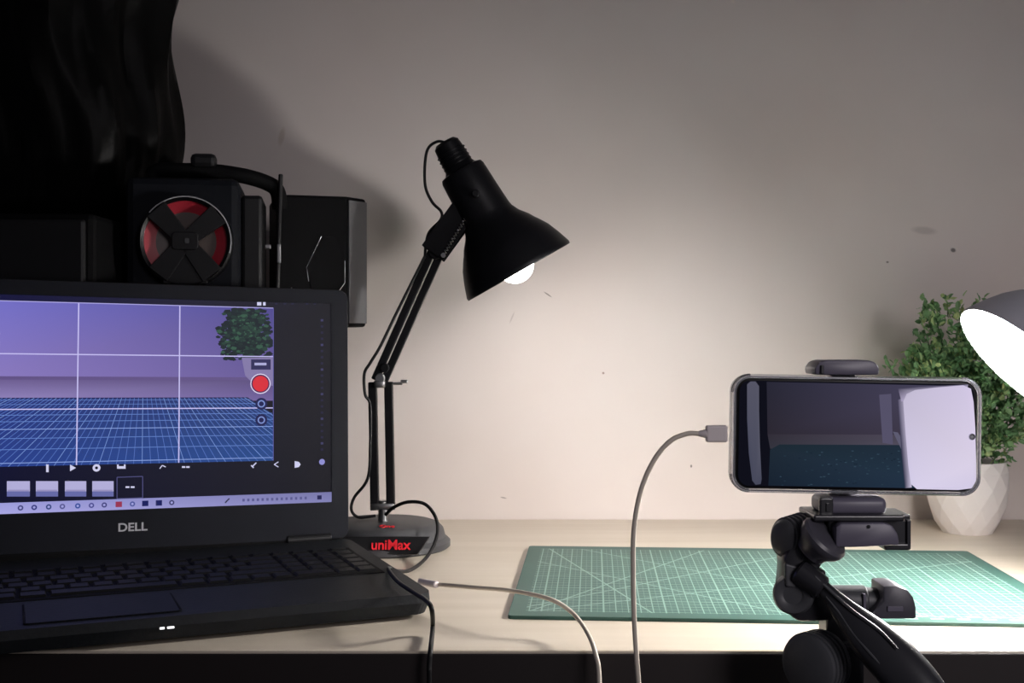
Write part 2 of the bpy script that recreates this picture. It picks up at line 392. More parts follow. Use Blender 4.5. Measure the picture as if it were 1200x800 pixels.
S.poly([U(0, mt-.02), U(1, mt-.02), U(1, hz), U(0, hz)], None, [srgb(146, 132, 190), srgb(108, 92, 152), srgb(82, 68, 116), srgb(104, 88, 140)])
S.poly([U(0, hz-.012), U(1, hz-.012), U(1, hz+.008), U(0, hz+.008)], srgb(96, 80, 132))
rx, ry = invU(290, 467)[0], mt; r2 = invU(320, 485)
S.poly([U(0, 0), U(1, 0), U(1, r2[1]), U(rx, mt), U(0, mt)], None, [srgb(40, 62, 140), srgb(30, 70, 135), srgb(30, 62, 120), srgb(30, 50, 105), srgb(38, 50, 118)])
S.line(U(0, mt), U(rx, mt), .0007, srgb(24, 26, 70)); S.line(U(rx, mt), U(1, r2[1]), .0007, srgb(24, 26, 70))
vx, vy = invU(168, 392); GL = srgb(84, 114, 190)
def clipx(a): return min(max(a, 0), 1)
for k in range(-46, 60):
    a0 = vx+k*.0285    # position on the bottom edge
    at_ = vx+(a0-vx)*(mt-vy)/(0-vy)
    p0, p1 = (a0, 0), (at_, mt)
    if p1[0] < 0 or p1[0] > rx+.04: continue
    def cut(p0, p1):
        if p0[0] < 0:
            t = (0-p0[0])/(p1[0]-p0[0]); p0 = (0, p0[1]+(p1[1]-p0[1])*t)
        if p0[0] > 1:
            t = (1-p0[0])/(p1[0]-p0[0]); p0 = (1, p0[1]+(p1[1]-p0[1])*t)
        return p0, p1
    p0, p1 = cut(p0, p1)
    if p1[0] > rx:
        # stop on the slanted right edge of the mat
        sx = (r2[1]-mt)/(1-rx); m_ = (p1[1]-p0[1])/(p1[0]-p0[0]+1e-9)
        xx = (mt-sx*rx-p0[1]+m_*p0[0])/(m_-sx)
        if not (rx <= xx <= 1): continue
        p1 = (xx, mt+sx*(xx-rx))
        if p1[1] < p0[1]: continue
    S.line(U(*p0), U(*p1), .0005, GL if k % 5 else srgb(118, 148, 214))
for j in range(0, 24):
    dpt = 1+j*.115; bq = vy+(-vy)*(1.0)/dpt if False else vy+(0.02-vy)/dpt
    if bq > mt: break
    xr = 1 if bq < r2[1] else rx+(bq-mt)*(1-rx)/(r2[1]-mt)
    S.line(U(0, bq), U(xr, bq), .00045 if j > 6 else .0006, srgb(96, 128, 200) if j % 3 else srgb(140, 165, 228))
# leafy plant and pot in the frame
pc = [invU(288, 388), invU(278, 398), invU(300, 400), invU(290, 375)]
wq = (fx1-fx0)
for i in range(900):
    c = random.choice(pc); a = c[0]+random.gauss(0, .034); b_ = c[1]+random.gauss(0, .085)
    if a > .995 or b_ > .985 or b_ < invU(290, 421)[1] or a < .8: continue
    q = U(a, b_); r_ = random.uniform(.0014, .0034)*(1.5 if i < 420 else 1); t = random.uniform(0, PI)
    col = random.choice([(16, 34, 38), (24, 48, 44), (12, 26, 34), (30, 60, 50), (20, 42, 40), (46, 84, 66)]) if i > 420 else (14, 28, 36)
    pts = [(q[0]+r_*math.cos(t+k), q[1]+r_*.6*math.sin(t+k)) for k in (0, 1.2, 2.2, 3.4, 4.6)]
    pts = [(min(x, fx1), min(z, zt)) for x, z in pts]
    S.poly(pts, srgb(*col))
pp = [L2(283, 419), L2(320, 419), L2(320, 452), L2(297, 450), L2(287, 440)]
S.poly(pp, srgb(128, 118, 165)); 
# rule-of-thirds lines
WLn = srgb(196, 190, 240)
for a in (x91, x210): S.line((a, zb), (a, zt), .0011, WLn)
for py_ in (416.5, 478.5):
    zz = L2(200, py_)[1]; S.line((fx0, zz), (fx1, zz), .0010, WLn)
S.line((fx0, zt), (fx1, zt), .0008, srgb(170, 165, 225)); S.line((fx1, zb), (fx1, zt), .0007, srgb(90, 90, 160))
def rectpx(x0, y0, x1, y1, c): S.poly([L2(x0, y0), L2(x1, y0), L2(x1, y1), L2(x0, y1)], c)
rectpx(294, 421, 317, 433, srgb(40, 38, 84)); rectpx(298, 425, 312, 428, srgb(170, 170, 215))
rc = L2(305, 449.5); S.circle(*rc, .0098, srgb(225, 215, 240)); S.circle(*rc, .0089, srgb(70, 30, 80)); S.circle(*rc, .0076, srgb(214, 40, 52))
for (x, y) in ((306, 473), (306, 492)):
    q = L2(x, y); S.circle(*q, .0058, srgb(20, 24, 78)); S.circle(*q, .0036, srgb(120, 140, 205)); S.circle(*q, .0024, srgb(20, 24, 78))
W_ = srgb(205, 205, 235); w2 = srgb(120, 120, 170)
rectpx(301, 354, 306, 358, W_); rectpx(308, 354, 311, 358, W_)
for x in (322, 332, 341, 358, 367): rectpx(x, 355, x+3, 357, srgb(28, 28, 60))
# control icons
rectpx(54, 544, 57, 553, W_)
S.poly([L2(82, 544), L2(89, 548), L2(82, 552)], W_)
S.circle(*L2(113, 548), .0034, W_); S.circle(*L2(113, 548), .0013, navy)
rectpx(139, 546, 145, 549, W_); rectpx(137, 544, 139, 549, W_); rectpx(145, 544, 147, 549, W_)
S.line(L2(187, 549), L2(190, 545), .0009, W_); S.line(L2(190, 545), L2(194, 547), .0009, W_); rectpx(213, 546, 217, 548, W_); rectpx(218, 546, 222, 548, W_)
S.line(L2(295, 547), L2(300, 542), .0012, W_); S.line(L2(294, 545), L2(297, 548), .0012, W_)
S.line(L2(321, 544), L2(326, 541), .0009, W_); S.line(L2(321, 544), L2(326, 547), .0009, W_)
S.poly([L2(345, 540), L2(350, 541), L2(352, 544), L2(350, 547), L2(345, 548)], W_)
for k in range(22): rectpx(375.5, 374+k*7.2, 378.5, 376.6+k*7.2, srgb(30, 30, 62) if k % 4 else srgb(62, 62, 104))
S.circle(*L2(377, 541), .0029, srgb(140, 140, 205))
# thumbnails
for (x0, x1) in ((8, 35), (42, 68), (76, 101), (108, 133)):
    y0 = 563.5; rectpx(x0, y0, x1, y0+18, srgb(176, 172, 215)); rectpx(x0, y0+12, x1, y0+18, srgb(100, 104, 165)); rectpx(x0+1, y0+10, x1-1, y0+12, srgb(150, 144, 190))
for (a, b_) in (((137, 559), (167, 558)), ((167, 558), (167, 583)), ((167, 583), (137, 584)), ((137, 584), (137, 559))): S.line(L2(*a), L2(*b_), .0008, srgb(74, 74, 120))
rectpx(147, 569.5, 151.5, 571.5, W_); rectpx(153, 569.5, 157.5, 571.5, W_)
# task bar across the bottom of the display
z0 = D0; z1 = D0+.0098
S.poly([(-DX, z0), (DX, z0), (DX, z1), (-DX, z1)], None, [srgb(172, 170, 232), srgb(126, 126, 178), srgb(112, 112, 162), srgb(160, 160, 225)])
zc = (z0+z1)/2; ic = [(60, 60, 120), (40, 44, 120), (40, 60, 120), (80, 80, 140), (40, 70, 150), (70, 70, 140), (60, 60, 120), (150, 50, 80), (70, 80, 150), (16, 24, 90), (16, 24, 90), (50, 50, 100)]
for i, px_ in enumerate((24, 40, 57, 73, 91, 107, 122, 139, 155, 170, 186, 201)):
    x = L2(px_, 596)[0]
    if i in (7, 9, 10): S.poly([(x-.0028, zc-.0024), (x+.0028, zc-.0024), (x+.0028, zc+.0026), (x-.0028, zc+.0026)], srgb(*ic[i]))
    else: S.circle(x, zc, .0024, srgb(*ic[i]), 10); S.circle(x, zc, .0012, srgb(160, 160, 220), 8)
x = L2(266, 590)[0]; S.line((x-.002, zc-.002), (x+.002, zc+.002), .0012, srgb(20, 20, 50))
for k in range(14):
    x = L2(285+k*5.6, 588)[0]; S.poly([(x-.001, zc-.0014), (x+.0012, zc-.0014), (x+.0012, zc+.0012), (x-.001, zc+.0012)], srgb(86, 86, 140))
x = L2(374, 585)[0]; S.poly([(x-.0022, zc-.002), (x+.0022, zc-.002), (x+.0022, zc+.002), (x-.0022, zc+.002)], srgb(24, 24, 80))
S.build('screen', M['screen'], lid, ML @ Matrix.Translation((0, -.0004, 0)), .0008, D, -1)

# ------------------------------------------------------------------ cutting mat
def mat_material():
    m = mat('cutting_mat_green', srgb(74, 138, 116), 0.5, spec=.35); nt = m.node_tree; b = nt.nodes['Principled BSDF']
    L = nt.links.new; N = nt.nodes.new; tc = N('ShaderNodeTexCoord'); sp = N('ShaderNodeSeparateXYZ'); L(tc.outputs['Object'], sp.inputs[0])
    def math_(op, a, b_=None, c=None):
        n = N('ShaderNodeMath'); n.operation = op
        for i, v in enumerate((a, b_, c)):
            if v is None: continue
            if isinstance(v, (int, float)): n.inputs[i].default_value = v
            else: L(v, n.inputs[i])
        return n.outputs[0]
    X, Y = sp.outputs[0], sp.outputs[1]
    def lines(v, period, wd):
        q = math_('PINGPONG', v, period/2); return math_('LESS_THAN', q, wd/2)
    inner = math_('MULTIPLY', math_('LESS_THAN', math_('ABSOLUTE', X), .2125), math_('LESS_THAN', math_('ABSOLUTE', Y), .1425))
    g1 = math_('MAXIMUM', lines(X, .01, .0009), lines(Y, .01, .0009))
    g2 = math_('MULTIPLY', math_('MAXIMUM', lines(X, .005, .0005), lines(Y, .005, .0005)), .45)
    g5 = math_('MAXIMUM', lines(X, .05, .0014), lines(Y, .05, .0014))
    grid = math_('MAXIMUM', math_('MAXIMUM', g1, g2), g5)
    def dline(ang, off):
        s_, c_ = math.sin(ang), math.cos(ang)
        d = math_('SUBTRACT', math_('SUBTRACT', math_('MULTIPLY', X, s_), math_('MULTIPLY', Y, c_)), off)
        return math_('LESS_THAN', math_('ABSOLUTE', d), .0008)
    for ang, off in ((PI/4, -.06), (PI/3, -.11), (-PI/4, .02), (3*PI/4, -.10), (PI/6, .02), (PI*.6, -.15)): grid = math_('MAXIMUM', grid, dline(ang, off))
    edge = math_('MULTIPLY', math_('LESS_THAN', math_('ABSOLUTE', math_('SUBTRACT', math_('ABSOLUTE', Y), .1445)), .0014), math_('LESS_THAN', math_('ABSOLUTE', X), .2125))
    # ruler dashes along the front border
    dash = math_('MULTIPLY', math_('MULTIPLY', math_('LESS_THAN', math_('ABSOLUTE', math_('ADD', Y, .1475)), .0022), math_('GREATER_THAN', math_('PINGPONG', X, .01), .005)), math_('MULTIPLY', math_('LESS_THAN', math_('ABSOLUTE', X), .2125), math_('GREATER_THAN', X, .08)))
    dash2 = math_('MULTIPLY', math_('MULTIPLY', math_('LESS_THAN', math_('ABSOLUTE', math_('ADD', Y, .1390)), .0020), math_('LESS_THAN', math_('PINGPONG', X, .01), .005)), math_('MULTIPLY', math_('LESS_THAN', math_('ABSOLUTE', X), .2125), math_('GREATER_THAN', X, .08)))
    fac = math_('MAXIMUM', math_('MULTIPLY', math_('MULTIPLY', grid, inner), .62), math_('MAXIMUM', dash, dash2))
    n = N('ShaderNodeTexNoise'); n.inputs['Scale'].default_value = 9; n.inputs['Detail'].default_value = 4; L(tc.outputs['Object'], n.inputs[0])
    r = N('ShaderNodeValToRGB'); r.color_ramp.elements[0].position = .3; r.color_ramp.elements[1].position = .7
    r.color_ramp.elements[0].color = srgb(50, 84, 77); r.color_ramp.elements[1].color = srgb(62, 97, 88); L(n.outputs['Fac'], r.inputs[0])
    mx = N('ShaderNodeMix'); mx.data_type = 'RGBA'; L(fac, mx.inputs[0]); L(r.outputs[0], mx.inputs[6]); mx.inputs[7].default_value = srgb(160, 192, 180)
    L(mx.outputs[2], b.inputs['Base Color']); return m
M['mat'] = mat_material()
bm = bm_new(); prism(bm, rrect(.452, .318, .004, 3), .003, None, .0004)
cm = obj('cutting_mat', bm, M['mat'], None)
cm.location = (.2328, 1.091, TOP); cm.rotation_euler = (0, 0, math.radians(-3.9+0.0)); ORG[cm.name] = Vector((0, 0, 0))
tag(cm, 'green gridded cutting mat lying flat on the cream desk', 'cutting mat')

# ------------------------------------------------------------------ desk lamps
def lamp(name, label, base_c, lower, elbow, shoulder, rim_c, axis, R, body_m, bulb_m, rest, bulb_r=.0225, bulb_tip=.011, prof=None, side=(0, -1, 0), pin=True):
    """elbow..shoulder: upper arm; rim_c, axis: centre of the opening and the way it faces"""
    t = thing(name, label, 'lamp', tuple(base_c))
    bc = Vector(base_c)
    axis = Vector(axis).normalized(); side = Vector(side)
    bm = bm_new(); lathe(bm, [(1e-7, 0), (.069, 0), (.0715, .002), (.0715, .007), (.069, .0095), (.0665, .011), (.064, .020), (.060, .0245), (.054, .0268), (1e-7, .0275)], 64, Matrix.Translation(bc))
    base_o = obj('base', bm, M['dark_grey'], t, smooth=True)
    top = bc+Vector((0, 0, .0275))
    bm = bm_new(); cyl(bm, top-Vector((0, 0, .002)), top+Vector((0, 0, .022)), .0052, 20, .001)
    obj('post', bm, M['steel'], t, smooth=True)
    up = (elbow-top).normalized(); sd = up.cross(side).normalized()
    # lower arm: two rods
    for s in (-1, 1):
        a = top+up*.012+sd*s*.0085; b_ = elbow-up*.004+sd*s*.0085
        bm = bm_new(); box(bm, (a+b_)/2, (.0096, .009, (b_-a).length), .001, (b_-a).to_track_quat('Z', 'Y').to_matrix().to_4x4()); obj('lower_rod', bm, M['black_paint'], t)
    bm = bm_new(); box(bm, top+up*.016, (.026, .013, .007), .002); obj('foot_joint', bm, M['steel'], t, smooth=True)
    bm = bm_new(); box(bm, elbow-up*.006, (.026, .012, .008), .002, up.to_track_quat('Z', 'Y').to_matrix().to_4x4())
    cyl(bm, elbow-side*.009, elbow+side*.009, .0055, 20, .001)
    obj('elbow_joint', bm, M['steel'], t, smooth=True)
    bm = bm_new(); k = elbow-up*.006+sd*.013; cyl(bm, k, k+sd*.010, .0016, 10); box(bm, k+sd*.012+up*.002, (.008, .003, .004), .001)
    obj('wing_screw', bm, M['steel'], t)
    # upper arm: two bars with a tension rod between
    ua = (shoulder-elbow).normalized(); us = ua.cross(side).normalized()
    for s in (-1, 1):
        a = elbow-ua*.004+us*s*.0048; b_ = shoulder+ua*.004+us*s*.0048
        bm = bm_new(); q = Matrix((( *us, ), ( *side.cross(us).cross(us), ), ( *ua, ))).transposed()
        box(bm, (a+b_)/2, (.0080, .009, (b_-a).length), .001, ua.to_track_quat('Z', 'Y').to_matrix().to_4x4() if abs(ua.y) > .9 else Matrix((us, side, ua)).transposed().to_4x4()); obj('upper_bar', bm, M['black_paint'], t)
    bm = bm_new(); cyl(bm, shoulder-side*.008, shoulder+side*.008, .0075, 20, .001); obj('arm_pivot', bm, M['black_paint'], t, smooth=True)
    bm = bm_new(); cyl(bm, elbow+ua*.012-side*.0075, elbow+ua*.012+side*.0075, .005, 16, .001); obj('arm_pivot', bm, M['black_paint'], t, smooth=True)
    # head
    S_ = 1.0/1101*R/.061
    prof = prof or [(66.8, 0), (68.2, -.8), (69, 2), (67.6, 6), (63.5, 18), (57.5, 32), (50.5, 43), (47.5, 47), (44, 53), (36, 63), (31.5, 72), (30.5, 78), (29, 100), (27.5, 131), (26, 135), (20, 137), (17.6, 141), (16.6, 160), (15.6, 170), (12, 173.5), (1e-4, 174)]
    HM = axis_mtx(rim_c, -axis)
    bm = bm_new(); lathe(bm, [(r*S_, z*S_) for r, z in prof], 72, HM)
    head = obj('lamp_shade', bm, body_m, t, smooth=True)
    inner = [(66.8, 0), (65, 5), (61, 18), (55, 31), (47, 44), (41, 54), (33, 64), (28, 72), (27, 90), (1e-4, 90)]
    bm = bm_new(); lathe(bm, [(r*S_, z*S_) for r, z in inner], 72, HM); obj('shade_lining', bm, M['shade_inner'], head, smooth=True)
    bm = bm_new(); br = bulb_r; zc_ = br-bulb_tip; pr = [(1e-6, zc_-br)]+[(br*math.sin(a), zc_-br*math.cos(a)) for a in [PI*k/18 for k in range(1, 13)]]+[(br*.55, zc_+br*.95), (br*.5, zc_+br*1.6), (1e-6, zc_+br*1.6)]
    lathe(bm, pr, 40, HM); obj('bulb', bm, bulb_m, t, smooth=True)
    # socket collar rings on the neck
    bm = bm_new()
    for z in (144, 149, 154, 159): lathe(bm, [(16.4*S_, (z-1)*S_), (18*S_, (z-.6)*S_), (18*S_, (z+.6)*S_), (16.4*S_, (z+1)*S_)], 40, HM)
    obj('socket_cap', bm, body_m, t, smooth=True)
    # bracket from the arm's end to the neck with a spring
    neck = rim_c-axis*(100*S_); pd = (neck-shoulder); 
    bd = pd.normalized(); bs = bd.cross(side).normalized(); ln = pd.length
    for s in (-1, 1):
        bm = bm_new(); mt_ = Matrix((bs, side, bd)).transposed().to_4x4()
        box(bm, shoulder+bd*ln*.48+side*s*.0105-bs*.002, (.028, .0022, ln*1.04), .0009, mt_)
        obj('bracket_plate', bm, M['black_paint'], t)
    bm = bm_new(); a = shoulder+bd*.002+side*.0145+bs*(.009 if rest else -.009); b_ = neck+side*.0145+bs*.003; pts = []
    dd = (b_-a); d1 = dd.normalized(); d2 = d1.cross(side).normalized()
    for k_ in range(0, 20*8+1):
        an = 2*PI*k_/8; pts.append(a+dd*k_/160+d2*.0016*math.cos(an)+side*.0016*math.sin(an))
    tube(bm, pts, .00045, 5, smooth=False); cyl(bm, a-side*.006, a+side*.002, .0024, 12); cyl(bm, b_-side*.006, b_+side*.002, .0024, 12)
    obj('spring', bm, M['steel'], t, smooth=True)
    bm = bm_new(); cyl(bm, neck-side*.034*R/.061, neck+side*.034*R/.061, .004, 16, .001); obj('head_pivot', bm, M['black_paint'], t)
    return t, base_o, HM, S_
YL = 1.275
base_c = Vector(((449-CX)/F*YL, YL, TOP)); elbow = P(446, 443, YL); elbow2 = P(442, 436, YL); sh = P(511, 296, YL)
rim = P(608, 318, YL); ax = Vector((.497, .042, -.868))
lampA, baseA, HMA, SA = lamp('desk_lamp', 'black swing arm desk lamp with bell shade on round base by laptop', base_c, None, elbow, sh, rim, ax, .061, M['black_paint'], M['bulb_a'], True, bulb_r=.020, bulb_tip=.0115)
# front label plate with red print
bm = bm_new(); mtp = Matrix.Translation(base_c+Vector((.002, -.0685, .0125))) @ Matrix.Rotation(math.radians(-16), 4, 'X')
prism(bm, [(-.044, -.008), (.040, -.008), (.052, .010), (-.046, .010)], .006, mtp @ FRONT, .0008); obj('label_plate', bm, M['black_plastic'], baseA)
to = base_c; 
t_ = text_mesh('red_lettering', 'uniMax', .0165, M['red_print'], baseA, Matrix.Translation(-to) @ mtp @ Matrix.Translation((.013, -.0012, .001)) @ Matrix.Rotation(PI/2, 4, 'X') @ Matrix.Diagonal((.82, .85, 1, 1)), .0003)
text_mesh('red_emblem', 'One', .009, M['red_print'], baseA, Matrix.Translation((.008, -.038, .0278)) @ Matrix.Rotation(.2, 4, 'X'), .0003)
# cord along the lamp: cap -> arm -> elbow -> base
def T(px, py, y=YL): return P(px, py, y)
bm = bm_new(); tube(bm, [T(524, 168), T(512, 166), T(500, 178), T(498, 215), T(506, 236), T(517, 248), T(516, 258), T(503, 272), T(499, 288), T(498, 300, YL-.008)], .0016)
tube(bm, [T(498, 300, YL-.008), T(480, 336, YL-.009), T(462, 372, YL-.009), T(446, 405, YL-.010), T(434, 425, YL-.010), T(427, 438, YL-.008), T(428, 462, YL-.006), T(434, 475, YL-.004), T(434, 520, YL-.008), T(431, 560, YL-.006), T(415, 583), T(412, 598), T(421, 606, YL+.01), T(440, 604, YL+.015)], .0016)
obj('head_cord', bm, M['black_plastic'], lampA, smooth=True)
def D_(px, py, z):  # point at height z seen at px, py
    y = (EYE-z)*F/(py-CY); return P(px, py, y)
bm = bm_new()
tube(bm, [T(452, 603, YL-.006), T(462, 594, YL-.012), T(478, 588, YL-.02), T(497, 590, YL-.03), T(509, 603, YL-.04), T(513, 620, YL-.06), T(508, 640, YL-.078), T(496, 657, 1.165), D_(480, 668, .754), D_(466, 669, .760), D_(455, 666, .777), D_(466, 681, .7775), D_(485, 694, .777), D_(500, 704, .777), D_(506, 714, .774),
          P(507, 735, .895), P(505, 757, .846), P(503, 780, .838), P(503, 840, .838), Vector((-.058, .84, .45)), Vector((-.06, .86, .1)), Vector((-.1, .95, .006)), Vector((-.3, 1.1, .006))], .0018)
pc_ = obj('power_cord', bm, M['black_plastic'], None, smooth=True); tag(pc_, 'black cord looping from the round lamp base over the laptop corner and desk edge', 'cord')

# second lamp, at the right edge
rimB = P(1199, 427, .98); axB = Vector((-.72, -.05, -.69))
lampB, baseB, HMB, SB = lamp('desk_lamp', 'brightly glowing lamp at the right edge, in front of the plant', Vector((.78, 1.10, TOP)), None,
    Vector((.785, 1.10, .95)), Vector((.60, 1.04, 1.09)), rimB, axB, .062, M['shade_grey'], M['bulb_b'], True, bulb_r=.042, bulb_tip=.014)
bm = bm_new(); tube(bm, [Vector((.79, 1.15, .774)), Vector((.81, 1.22, .762)), Vector((.85, 1.36, .753)), Vector((1.0, 1.42, .753))], .002); obj('power_cord', bm, M['black_plastic'], lampB, smooth=True)

# ------------------------------------------------------------------ potted plant
PY = 1.372; pcx = (1133-CX)/F*PY
pl = thing('potted_plant', 'small leafy green plant in a white faceted pot behind the phone', 'plant', (pcx, PY, TOP))
bm = bm_new(); b = bmesh.new(); rings = []; NS = 12; hs = [0, .013, .032, .052, .070, .082]; rs = [.0275, .0355, .0425, .046, .0452, .044]
for k, (h, r) in enumerate(zip(hs, rs)):
    off = (k % 2)*PI/NS
    rings.append([b.verts.new((pcx+r*(1.0 if 1 else 1)*math.cos(2*PI*i/NS+off), PY+r*math.sin(2*PI*i/NS+off), TOP+h)) for i in range(NS)])
for k in range(len(rings)-1):
    A, B = rings[k], rings[k+1]
    for i in range(NS):
        j = (i+1) % NS
        if k % 2 == 0: b.faces.new((A[i], A[j], B[i])); b.faces.new((A[j], B[j], B[i]))
        else: b.faces.new((A[i], B[j], B[i])) ; b.faces.new((A[i], A[j], B[j]))
b.faces.new(rings[0][::-1])
# diamonds: push alternate rings outward slightly for facet shading
inn = [b.verts.new((pcx+.0405*math.cos(2*PI*i/NS+PI/NS), PY+.0405*math.sin(2*PI*i/NS+PI/NS), TOP+.082)) for i in range(NS)]
inl = [b.verts.new((pcx+.039*math.cos(2*PI*i/NS+PI/NS), PY+.039*math.sin(2*PI*i/NS+PI/NS), TOP+.066)) for i in range(NS)]
for i in range(NS):
    j = (i+1) % NS; b.faces.new((rings[-1][i], rings[-1][j], inn[j], inn[i])); b.faces.new((inn[i], inn[j], inl[j], inl[i]))
merge(bm, b); obj('pot', bm, M['pot'], pl)
bm = bm_new(); lathe(bm, [(1e-7, .071), (.02, .0705), (.0385, .068), (.0385, .060), (1e-7, .060)], 24, Matrix.Translation((pcx, PY, TOP))); obj('soil', bm, M['soil'], pl)
stems = bm_new(); vs, fs, tint = [], [], []
def leaf(p, d, nrm, ln, wd, tn):
    d = d.normalized(); s = d.cross(nrm).normalized(); nn = s.cross(d).normalized(); i0 = len(vs)
    for (a, c, e) in ((0, 0, 0), (.35, .5, .12), (.75, .38, .10), (1, 0, -.05), (.75, -.38, .10), (.35, -.5, .12), (.5, 0, 0)):
        vs.append(p+d*ln*a+s*wd*c+nn*ln*e); tint.append(tn)
    for f in ((0, 6, 1), (1, 6, 2), (2, 6, 3), (3, 6, 4), (4, 6, 5), (5, 6, 0)): fs.append([i0+x for x in f])
CC = Vector((pcx-.001, PY-.004, .905))
for sidx in range(330):
    while True:
        v = Vector((random.uniform(-1, 1), random.uniform(-1, 1), random.uniform(-1, 1)))
        if .25 < v.length < 1: break
    tip = CC+Vector((v.x*.083, v.y*.066, v.z*.086))
    if random.random() < .10: tip = CC+Vector((random.uniform(-.05, .05), random.uniform(-.03, .03), random.uniform(.085, .108)))
    if sidx % 9 == 0: tip = CC+Vector((-.056+random.gauss(0, .012), random.gauss(-.01, .02), .035+random.gauss(0, .014)))
    if tip.y > WALL_Y-.012: tip.y = WALL_Y-.012
    root = Vector((pcx+random.uniform(-.012, .012), PY+random.uniform(-.012, .012), TOP+.07))
    if tip.z < .825: root = Vector((pcx+v.x*.02, PY+v.y*.02, TOP+.09))
    mid = (root+tip)/2+Vector((0, 0, .012))
    if sidx % 3 == 0: tube(stems, [root, mid, tip], [.0011, .0008, .0005], 5, 5)
    d0 = (tip-mid).normalized(); tn0 = random.uniform(.1, .75)
    for k in range(16):
        q = tip-d0*random.uniform(-.004, .028)+Vector([random.gauss(0, .003) for _ in range(3)])
        dr = (d0*.6+Vector([random.gauss(0, .7) for _ in range(3)])+Vector((0, 0, .2))).normalized()
        nr = Vector([random.gauss(0, .6) for _ in range(3)])+Vector((0, 0, .7))
        if q.y > WALL_Y-.012: continue
        leaf(q, dr, nr, random.uniform(.006, .0115), random.uniform(.0045, .0075), min(1, max(0, tn0+random.gauss(0, .15))))
obj('stems', stems, M['leaf'], pl)
me = bpy.data.meshes.new('foliage'); me.from_pydata([tuple(v-ORG[pl.name]) for v in vs], [], fs)
at = me.attributes.new('tint', 'FLOAT', 'POINT')
for i, c in enumerate(tint): at.data[i].value = c
me.materials.append(M['leaf']); fo = bpy.data.objects.new('foliage', me); COL.objects.link(fo); fo.parent = pl

# ------------------------------------------------------------------ things stacked behind the laptop
YB = 1.30
# support added to carry both black units, hidden by the lid
rz = P(0, 383, 1.33).z
st = thing('speaker_support', 'black support shelf added under the speakers behind the laptop lid', 'riser', (-.3, 1.365, TOP))
bm = bm_new(); box(bm, (-.3, 1.365, rz-.009), (.20, .15, .016), .002); obj('shelf_board', bm, M['black_matte'], st)
for sx in (-.385, -.217):
    bm = bm_new(); box(bm, (sx, 1.375, (TOP+rz-.017)/2), (.014, .11, rz-.017-TOP), .002); obj('leg', bm, M['black_matte'], st)
RB = math.radians(16)
# right unit: black box with hexagon trim
ub = Vector((-.232, 1.345, rz)); 
bx_ = thing('computer_speaker', 'black angular speaker with thin hexagon trim lines, its right edge lamplit grey', 'speaker', tuple(ub), RB)
HBX = P(0, 229, 1.30).z - rz
bm = bm_new(); prism(bm, [(-.036, -.05), (.040, -.05), (.063, -.030), (.066, -.010), (.066, .05), (-.036, .05)], HBX, Matrix.Translation((0, 0, 0)), .003); spk = obj('cabinet', bm, M['black_matte'], bx_, world=False)
bm = bm_new(); prism(bm, [(.042, -.0515), (.0645, -.031), (.0675, -.011), (.0675, .0), (.0655, .0), (.0655, -.011), (.0625, -.0295), (.0405, -.0495)], HBX-.008, Matrix.Translation((0, 0, .004)), .0006); obj('lit_side_trim', bm, M['lit_trim_grey'], bx_, world=False)  # lamp light on the right chamfer, put into a lighter grey
bm = bm_new()
hexz = HBX*.45
hx = [(-.004, hexz), (.012, hexz+.034), (.026, hexz+.034), (.037, hexz+.008), (.037, hexz-.016), (.020, hexz-.040), (.003, hexz-.032)]
def seg_(a, b_, r=.0006): cyl(bm, (a[0], -.0505, a[1]), (b_[0], -.0505, b_[1]), r, 8)
seg_(hx[0], hx[1]); seg_(hx[4], hx[5]); seg_(hx[0], (-.002, hexz-.015), .0004); seg_(hx[3], hx[4], .0005); seg_((-.033, hexz-.045), (-.020, hexz-.022))
obj('trim_line', bm, M['steel'], spk, world=False)
bm = bm_new(); prism(bm, [hx[0], hx[1], hx[2], hx[3], hx[4], hx[5], hx[6]], .0012, Matrix.Translation((0, -.0512, 0)) @ FRONT, .0003); obj('grille', bm, M['black_matte'], spk, world=False)
# left unit: cabinet with red segmented cone under a cross guard
cw = P(218, 283, 1.20)
LB = Vector((-.335, 1.255, rz)); 
sp2 = thing('speaker', 'black speaker whose round red cone sits behind a dark cross guard', 'speaker', tuple(LB), math.radians(9))
LI = (Matrix.Translation(LB) @ Matrix.Rotation(math.radians(9), 4, 'Z')).inverted()
cl = LI @ cw
htop = P(0, 208, 1.21).z-rz
bm = bm_new(); box(bm, (-.004, .0, htop/2), (.112, .10, htop), .008); cab = obj('cabinet', bm, M['sp_grey'], sp2, world=False)
bm = bm_new(); box(bm, (.063, .008, htop*.45), (.022, .08, htop*.9), .004); obj('side_panel', bm, M['black_plastic'], sp2, world=False)
fy = -.05
CM = Matrix.Translation((cl.x, fy, cl.z)) @ Matrix.Rotation(PI/2, 4, 'X')
R0 = .0455
bm = bm_new(); lathe(bm, [(R0-.005, -.002), (R0-.005, .011), (R0-.002, .013), (R0, .011), (R0+.001, -.002)], 64, CM); wo = obj('woofer_ring', bm, M['black_paint'], sp2, world=False, smooth=True)
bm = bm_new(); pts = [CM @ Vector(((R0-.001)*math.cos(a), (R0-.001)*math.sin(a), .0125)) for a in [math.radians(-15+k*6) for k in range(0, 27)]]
tube(bm, pts, .0006, 6, smooth=False); obj('glint_arc', bm, M['rim_glint'], wo, world=False)  # lamp glint on the silver rim, put in as a pale arc
bm = bm_new(); lathe(bm, [(R0-.005, .008), (R0-.014, .0045), (R0-.016, .004)], 64, CM); obj('cone_surround', bm, M['red_cone'], wo, world=False, smooth=True)
bm = bm_new(); lathe(bm, [(R0-.016, .004), (.012, -.0005+.0015), (.010, .003), (1e-6, .005)], 64, CM); obj('cone', bm, M['cone_grey'], wo, world=False, smooth=True)
bm = bm_new()
